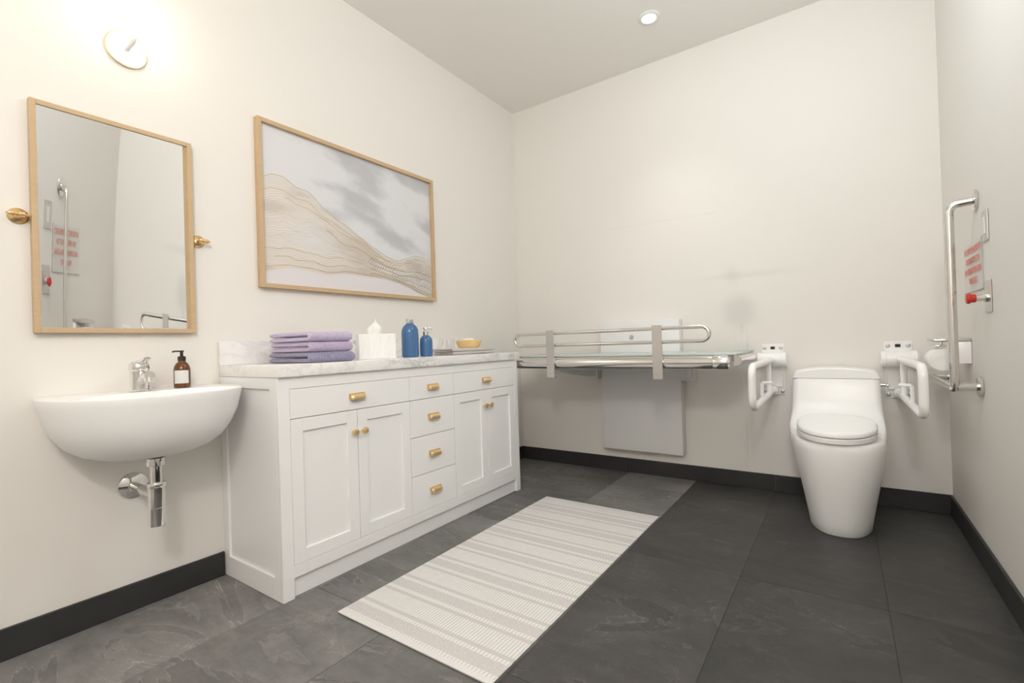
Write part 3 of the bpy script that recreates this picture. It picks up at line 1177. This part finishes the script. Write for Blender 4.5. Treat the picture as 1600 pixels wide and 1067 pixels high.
lathe(bm, [(0.033, 0), (0.036, 0.002), (0.036, TX1 - 0.085 - TX0 - 0.002), (0.033, TX1 - 0.085 - TX0)], (TX0, TY, 0.849), (1, 0, 0), 32)
obj('front_tube', bm, M_steel, ct)
bm = NB()
lathe(bm, [(0.0365, 0), (0.0375, 0.002), (0.0375, 0.068), (0.033, 0.076), (0.02, 0.080), (0, 0.081)], (TX1 - 0.0845, TY, 0.849), (1, 0, 0), 32)
obj('tube_end_cap', bm, M_chrome, ct)
bm = NB()
lathe(bm, [(0.030, 0), (0.032, 0.002), (0.032, 0.535), (0.030, 0.537)], (TX1 + 0.012, TY + 0.055, 0.856), (0, 1, 0), 24)
obj('end_tube', bm, M_steel, ct)
for x in (0.714, 1.412):
    bm = NB()
    rg = []
    for y, z in ((-0.03, 0.745), (-0.25, 0.755), (-0.50, 0.782), (-0.645, 0.803)):
        hh = 0.046 if y > -0.1 else (0.040 if y > -0.4 else 0.024)
        rg.append([(x + sx_ * 0.030, y, z + sz_ * hh / 1.0 * 0.62) for sx_, sz_ in ((-1, -1), (1, -1), (1, 1), (-1, 1))])
    loft(bm, rg)
    box(bm, x - 0.042, x + 0.042, -0.085, -0.0015, 0.695, 0.80, 0.004, 2)
    tube(bm, [(x, -0.60, 0.785), (x, -0.69, 0.800)], 0.013, 12)
    obj('support_arm', bm, M_panel, ct)
# safety rail: one closed stainless loop behind two straps
r = 0.0105
zc1, zc2 = 1.043, 0.966
rx0, rx1 = 0.445, 1.702
rad = (zc1 - zc2) / 2
path = []
for i in range(13):
    a = pi / 2 - pi * i / 12
    path.append((rx1 - rad + rad * cos(a), -0.722, (zc1 + zc2) / 2 + rad * sin(a)))
for i in range(13):
    a = -pi / 2 - pi * i / 12
    path.append((rx0 + rad + rad * cos(a), -0.722, (zc1 + zc2) / 2 + rad * sin(a)))
bm = NB()
tube(bm, path, r, 14, closed=True)
obj('safety_rail', bm, M_steel, ct)
for x in (0.732, 1.427):
    bm = NB()
    w = 0.028
    box(bm, x - w, x + w, -0.745, -0.7375, 0.757, 1.063, 0.001, 1)
    box(bm, x - w, x + w, -0.7375, -0.725, 0.757, 0.764, 0.001, 1)
    obj('rail_strap', bm, M_brushed, ct)


# ------------------------------------------------------------------ fold-down grab bars by the toilet
def fold_bar(x, xt, label, side):
    t = thing('fold_down_grab_bar', label, 'grab bar', (x, 0, 0.61), 'fold-down grab bars')
    bm = NB()
    box(bm, x - 0.062, x + 0.062, -0.007, -0.0015, 0.612, 0.930, 0.0015, 1)
    box(bm, x - 0.052, x + 0.052, -0.016, -0.007, 0.66, 0.885, 0.003, 1)
    obj('mounting_plate', bm, M_enamel, t)
    for dx, z in ((-0.045, 0.905), (0.045, 0.905), (-0.047, 0.632), (0.047, 0.632)):
        bm = NB()
        lathe(bm, [(0.011, 0), (0.011, 0.003), (0.006, 0.006), (0, 0.006)], (x + dx, -0.0072, z), (0, -1, 0), 14)
        obj('screw', bm, M_brushed, t)
    bm = NB()
    box(bm, x - 0.012, x + 0.012, -0.0105, -0.0072, 0.897, 0.914, 0.001, 1)
    obj('latch_slot', bm, M_black, t, label='black square latch slot')
    bm = NB()
    lathe(bm, [(0.040, 0), (0.046, 0.006), (0.046, 0.022), (0.043, 0.0235), (0.043, 0.1365), (0.046, 0.138), (0.046, 0.154), (0.040, 0.160)], (x - 0.080, -0.064, 0.833), (1, 0, 0), 28)
    obj('hinge_hub', bm, M_enamel, t)
    r = 0.0175
    yf = -0.83
    zt_, zb_ = 0.833, 0.645
    pts = [(x, -0.09, zt_), (xt - 0.0 * side, yf, zt_ - 0.005), (xt, yf - 0.012, (zt_ + zb_) / 2), (xt, yf, zb_ - 0.02), (x, -0.045, zb_)]
    pts = [(x, -0.095, zt_), (xt, yf, zt_), (xt, yf, zb_ - 0.018), (x, -0.060, zb_)]
    bm = NB()
    tube(bm, rounded(pts, 0.06, 10), r, 18)
    tube(bm, [(x, -0.115, zt_), (x, -0.075, zt_)], 0.022, 18)
    obj('grab_rail', bm, M_enamel, t, 40)
    bm = NB()
    xv = x + (xt - x) * 0.22
    tube(bm, [(xv, -0.23, zb_), (xv, -0.23, zt_)], 0.0145, 16)
    obj('brace', bm, M_enamel, t)
    bm = NB()
    lathe(bm, [(0.0, -0.002), (0.026, 0.0), (0.028, 0.004), (0.028, 0.048), (0.022, 0.052)], (x, -0.017, zb_), (0, -1, 0), 20)
    obj('foot_socket', bm, M_enamel, t)
    # small paper roll post on the lower rail
    xp = x + (xt - x) * 0.62
    bm = NB()
    tube(bm, [(xp, -0.52, zb_ + 0.006), (xp, -0.52, zb_ + 0.085)], 0.010, 14)
    tube(bm, [(xp, -0.52, zb_ + 0.083), (xp - side * 0.045, -0.49, zb_ + 0.083)], 0.0085, 14)
    obj('roll_post', bm, M_enamel, t)


fold_bar(1.923, 1.915, 'white fold-down grab bar between changing table and toilet', -1)
fold_bar(2.537, 2.553, 'white fold-down grab bar between toilet and right wall', 1)

# ------------------------------------------------------------------ toilet
XC = 2.250
to = thing('toilet', 'white one-piece skirted toilet with lid down against back wall', 'toilet', (XC, -0.35, 0))


def dplan(w, yf, yb, ys, n=56, p=2.3, xc=XC, wb=None):
    """closed outline: half ellipse in front (yf) joined to straight sides running back to yb"""
    wb = wb if wb is not None else w
    out_ = []
    h = n // 2
    for k in range(h + 1):
        a = pi * k / h
        c, s = cos(a), sin(a)
        q = 2 / p
        out_.append((xc + math.copysign(abs(c) ** q, c) * w, ys + (yf - ys) * abs(s) ** q))
    m_ = n - h - 1
    # back side: rounded rectangle end
    back_ = [(xc - wb, ys * 0.5 + yb * 0.5), (xc - wb, yb - 0.03), (xc - wb + 0.03, yb), (xc + wb - 0.03, yb), (xc + wb, yb - 0.03), (xc + wb, ys * 0.5 + yb * 0.5)]
    L = [(xc - w, ys)] + back_ + [(xc + w, ys)]
    seg = [0]
    for a, b in zip(L, L[1:]):
        seg.append(seg[-1] + math.hypot(b[0] - a[0], b[1] - a[1]))
    for k in range(1, m_ + 1):
        d = seg[-1] * k / (m_ + 1)
        for i in range(len(L) - 1):
            if d <= seg[i + 1]:
                t = (d - seg[i]) / (seg[i + 1] - seg[i])
                out_.append((L[i][0] + (L[i + 1][0] - L[i][0]) * t, L[i][1] + (L[i + 1][1] - L[i][1]) * t))
                break
    return out_


bm = NB()
rings = []
for z, w, yf, ys in ((0.001, 0.130, -0.632, -0.40), (0.006, 0.134, -0.637, -0.40), (0.06, 0.1415, -0.650, -0.405), (0.14, 0.155, -0.668, -0.41), (0.22, 0.169, -0.684, -0.415),
                     (0.30, 0.183, -0.699, -0.42), (0.37, 0.194, -0.709, -0.42), (0.415, 0.199, -0.713, -0.42), (0.443, 0.198, -0.712, -0.42), (0.455, 0.192, -0.704, -0.42), (0.4595, 0.180, -0.692, -0.42)):
    rings.append([(a, b, z) for a, b in dplan(w, yf, -0.02, ys)])
loft(bm, rings)
obj('bowl_skirt', bm, M_ceramic, to, 45)
# tank shell flowing down over the deck
bm = NB()


def rrect(x0, x1, y0, y1, r, n=6):
    pts = []
    for cx, cy, a0 in ((x1 - r, y1 - r, 0), (x0 + r, y1 - r, pi / 2), (x0 + r, y0 + r, pi), (x1 - r, y0 + r, 1.5 * pi)):
        for k in range(n + 1):
            a = a0 + pi / 2 * k / n
            pts.append((cx + r * cos(a), cy + r * sin(a)))
    return pts


rings = []
for z, w, yf in ((0.34, 0.189, -0.42), (0.40, 0.203, -0.435), (0.44, 0.208, -0.435), (0.478, 0.2105, -0.428), (0.498, 0.2105, -0.395), (0.512, 0.2100, -0.350), (0.532, 0.2095, -0.300), (0.563, 0.208, -0.262), (0.62, 0.206, -0.236), (0.68, 0.2045, -0.220), (0.728, 0.2035, -0.210), (0.7315, 0.2015, -0.208)):
    rings.append([(a, b, z) for a, b in rrect(XC - 0.007 - w, XC - 0.007 + w, yf, -0.015, 0.035)])
loft(bm, rings)
obj('tank', bm, M_ceramic, to, 45)
bm = NB()
rings = []
lw = 0.2035
for y, s in ((-0.016, 0.985), (-0.022, 1.0), (-0.19, 1.0), (-0.203, 0.985), (-0.210, 0.95)):
    ring = []
    top_ = []
    for k in range(25):
        t = -1 + 2 * k / 24
        z = 0.7345 + (0.058 * (1 - 0.42 * t * t) if abs(t) < 0.93 else 0.058 * (1 - 0.42 * 0.865) * sqrt(max(0, 1 - ((abs(t) - 0.93) / 0.07) ** 2) * 0.75 + 0.06)) * (1 if s > 0.96 else 0.86)
        top_.append((XC - 0.007 + t * lw * (0.5 + s / 2), y, z))
    ring = [(XC - 0.007 - lw * (0.5 + s / 2), y, 0.7335)] + top_ + [(XC - 0.007 + lw * (0.5 + s / 2), y, 0.7335)]
    rings.append(ring)
loft(bm, rings)
obj('tank_lid', bm, M_ceramic, to, 40)


def oval(w, yf, yb, ys, xc, n=56):
    """seat outline: long half oval in front, blunter half oval behind"""
    out_ = []
    for k in range(n):
        a = 2 * pi * k / n
        c, s_ = cos(a), sin(a)
        if s_ >= 0:
            q, e = 2 / 2.1, yf - ys
        else:
            q, e = 2 / 3.0, -(yb - ys)
        out_.append((xc + math.copysign(abs(c) ** q, c) * w, ys + math.copysign(abs(s_) ** q, s_) * e))
    return out_


def slab(zs, w, yf, yb, ys, xc=XC - 0.006):
    bm = NB()
    loft(bm, [[(a, b, z + (b + 0.73) * 0.075) for a, b in oval(w - d, yf + d, yb - d, ys, xc)] for z, d in zs])
    return bm


obj('seat', slab([(0.460, 0.008), (0.464, 0.001), (0.483, 0.0), (0.487, 0.004)], 0.169, -0.727, -0.30, -0.50), M_ceramic, to, 40)
obj('seat_lid', slab([(0.4905, 0.006), (0.494, 0.0), (0.507, 0.0), (0.513, 0.004), (0.5165, 0.016), (0.518, 0.05), (0.5185, 0.10)], 0.170, -0.729, -0.285, -0.50), M_ceramic, to, 40)
bm = NB()
lathe(bm, [(0.012, 0), (0.012, 0.008), (0.008, 0.010), (0.008, 0.030)], (XC + 0.1965, -0.13, 0.695), (1, 0, 0), 16)
box(bm, XC + 0.220, XC + 0.236, -0.185, -0.120, 0.687, 0.703, 0.003, 2)
obj('flush_lever', bm, M_chrome, to, label='chrome flush lever')

# ------------------------------------------------------------------ right wall fittings
gb = thing('grab_bar', 'polished steel L-shaped grab bar on the right wall', 'grab bar', (W, -0.745, 0.74))
GX, GY = 2.661, -0.745
bm = NB()
tube(bm, rounded([(W - 0.011, GY, 1.495), (GX, GY, 1.495), (GX, GY, 0.736), (GX, -0.045, 0.736)], 0.055, 10)[:0] or
     rounded([(W - 0.011, GY - 0.012, 1.502), (GX, GY, 1.498), (GX, GY, 1.2)], 0.06, 10) + [(GX, GY, 0.80)] +
     rounded([(GX, GY, 0.79), (GX, GY, 0.738), (GX, -0.55, 0.738)], 0.026, 8) + [(GX, -0.16, 0.738)] +
     rounded([(GX, -0.15, 0.738), (GX, -0.07, 0.738), (W - 0.011, -0.07, 0.738)], 0.05, 8), 0.0162, 20)
obj('bar', bm, M_steel, gb, 40)
bm = NB()
tube(bm, [(GX + 0.008, GY + 0.004, 0.745), (W - 0.011, GY + 0.008, 0.747)], 0.0158, 20)
obj('stub', bm, M_steel, gb)
for y, z in ((GY - 0.013, 1.503), (GY + 0.009, 0.747), (-0.07, 0.738)):
    bm = NB()
    lathe(bm, [(0.042, 0.001), (0.0425, 0.003), (0.0425, 0.009), (0.040, 0.0115), (0.0195, 0.013)], (W, y, z), (-1, 0, 0), 32)
    obj('flange', bm, M_steel, gb)

sw = thing('light_switch', 'steel light switch plate on the right wall above the emergency sign', 'switch', (W, -0.893, 1.317))
bm = NB()
box(bm, W - 0.006, W - 0.001, -0.935, -0.853, 1.316, 1.432, 0.0015, 1)
obj('switch_plate', bm, M_brushed, sw)
bm = NB()
box(bm, W - 0.0095, W - 0.006, -0.912, -0.878, 1.342, 1.406, 0.001, 1)
obj('rocker', bm, M_panel, sw, label='white rocker')
for z in (1.325, 1.423):
    bm = NB()
    lathe(bm, [(0.003, 0), (0.003, 0.001), (0, 0.0012)], (W - 0.006, -0.895, z), (-1, 0, 0), 10)
    obj('screw', bm, M_greyplastic, sw)

cb = thing('emergency_button', 'red emergency call button on a steel plate on the right wall', 'button', (W, -0.905, 1.04))
bm = NB()
box(bm, W - 0.006, W - 0.001, -0.948, -0.862, 1.045, 1.166, 0.0015, 1)
obj('button_plate', bm, M_brushed, cb)
bm = NB()
lathe(bm, [(0.017, 0.0), (0.017, 0.006), (0.013, 0.008), (0.013, 0.032)], (W - 0.006, -0.905, 1.100), (-1, 0, 0), 24)
obj('button_stem', bm, M_steel, cb)
bm = NB()
lathe(bm, [(0.014, 0.0), (0.016, 0.002), (0.0165, 0.014), (0.0205, 0.018), (0.0205, 0.024), (0.017, 0.028), (0, 0.030)], (W - 0.0375, -0.905, 1.100), (-1, 0, 0), 28)
obj('push_button', bm, M_red, cb, label='red mushroom button')

sg = thing('emergency_sign', 'clear sign with red emergency lettering on the right wall', 'sign', (W, -0.67, 1.14))
bm = NB()
box(bm, W - 0.004, W - 0.001, -0.832, -0.505, 1.142, 1.345, 0.0005, 1)
plate = obj('acrylic_plate', bm, M_acrylic, sg)
bm = NB()
box(bm, W - 0.0045, W - 0.0008, -0.8345, -0.8322, 1.1405, 1.345, 0)
box(bm, W - 0.0045, W - 0.0008, -0.8322, -0.505, 1.1395, 1.1418, 0)
obj('edge_strip', bm, M_greyplastic, sg, label='grey polished edge')


def text_mesh(s, size, wid):
    cu = bpy.data.curves.new('lettering', 'FONT')
    cu.body = s
    cu.align_x = 'CENTER'
    cu.size = size
    cu.extrude = 0.0003
    o = bpy.data.objects.new('lettering', cu)
    COL.objects.link(o)
    dg = bpy.context.evaluated_depsgraph_get()
    me = bpy.data.meshes.new_from_object(o.evaluated_get(dg))
    bpy.data.objects.remove(o)
    bpy.data.curves.remove(cu)
    bm = bmesh.new()
    bm.from_mesh(me)
    bpy.data.meshes.remove(me)
    xs = [v.co.x for v in bm.verts]
    k = wid / (max(xs) - min(xs))
    for v in bm.verts:
        v.co = Vector((v.co.x * k, v.co.y, v.co.z))
    return bm


for k, (s, wd_) in enumerate((('IN THE EVENT OF AN EMERGENCY', 0.29), ('PUSH EMERGENCY BUTTON', 0.235), ('AND AUDIBLE AND VISUAL SIGNAL', 0.29), ('WILL ACTIVATE', 0.135))):
    bm = text_mesh(s, 0.036, wd_)
    z0 = 1.303 - 0.043 * k
    for v in bm.verts:
        v.co = Vector((W - 0.0046 - v.co.z, -0.670 - v.co.x, z0 + v.co.y))
    obj('lettering', bm, M_redink, sg, recalc=False)

tp = thing('paper_holder', 'chrome and white toilet paper holder on the right wall', 'paper holder', (W, -0.5, 0.83))
bm = NB()
box(bm, 2.699, W - 0.0015, -0.582, -0.40, 0.834, 0.9295, 0.002, 2)
obj('holder_box', bm, M_enamel, tp)
bm = NB()
box(bm, 2.618, W - 0.0015, -0.583, -0.40, 0.9305, 0.9435, 0.003, 2)
obj('shelf', bm, M_brushed, tp, label='steel shelf')
bm = NB()
box(bm, 2.622, 2.664, -0.575, -0.41, 0.908, 0.916, 0.003, 2)
tube(bm, [(2.656, -0.49, 0.914), (2.656, -0.49, 0.9303)], 0.006, 10)
obj('roll_arm', bm, M_chrome, tp, label='chrome roll arm')
bm = NB()
rx_, rz_, rR = 2.653, 0.846, 0.0455
rx_, rz_, rR = 2.6475, 0.850, 0.050
lathe(bm, [(0.019, 0.002), (0.019, 0.0), (rR - 0.003, 0.0), (rR, 0.003), (rR, 0.042), (rR - 0.001, 0.043), (rR, 0.044), (rR, 0.107), (rR - 0.003, 0.11), (0.019, 0.11), (0.019, 0.108)], (rx_, -0.572, rz_), (0, 1, 0), 40)
solo(obj('toilet_paper', bm, M_paper, None, 40), 'white toilet paper roll hanging in the holder on the right wall', 'paper roll')

# ------------------------------------------------------------------ rug
rug = thing('runner_rug', 'pale grey and white striped woven runner rug on the slate floor', 'rug', (1.069, -1.573, 0))
bm = NB()
rx0_, rx1_, ry0_, ry1_ = 0.712, 1.427, -2.336, -0.812
nx, ny = 14, 30
tops = [[None] * (ny + 1) for _ in range(nx + 1)]
for i in range(nx + 1):
    for j in range(ny + 1):
        x = rx0_ + (rx1_ - rx0_) * i / nx
        y = ry0_ + (ry1_ - ry0_) * j / ny
        tops[i][j] = bm.verts.new((x, y, 0.0072 + 0.0006 * noise.noise(Vector((x * 5, y * 5, 0)))))
for i in range(nx):
    for j in range(ny):
        bm.faces.new((tops[i][j], tops[i + 1][j], tops[i + 1][j + 1], tops[i][j + 1]))
rim = [tops[i][0] for i in range(nx + 1)] + [tops[nx][j] for j in range(1, ny + 1)] + [tops[i][ny] for i in range(nx - 1, -1, -1)] + [tops[0][j] for j in range(ny - 1, 0, -1)]
low = [bm.verts.new((v.co.x, v.co.y, 0.0035)) for v in rim]
for k in range(len(rim)):
    q = (k + 1) % len(rim)
    bm.faces.new((rim[k], low[k], low[q], rim[q]))
obj('woven_top', bm, M_rug, rug, 40)
# the pile material works in rug-centred coordinates
bm = NB()
box(bm, rx0_ + 0.001, rx1_ - 0.001, ry0_ + 0.001, ry1_ - 0.001, 0.0004, 0.0036)
obj('backing', bm, M_rugside, rug, label='dark backing')
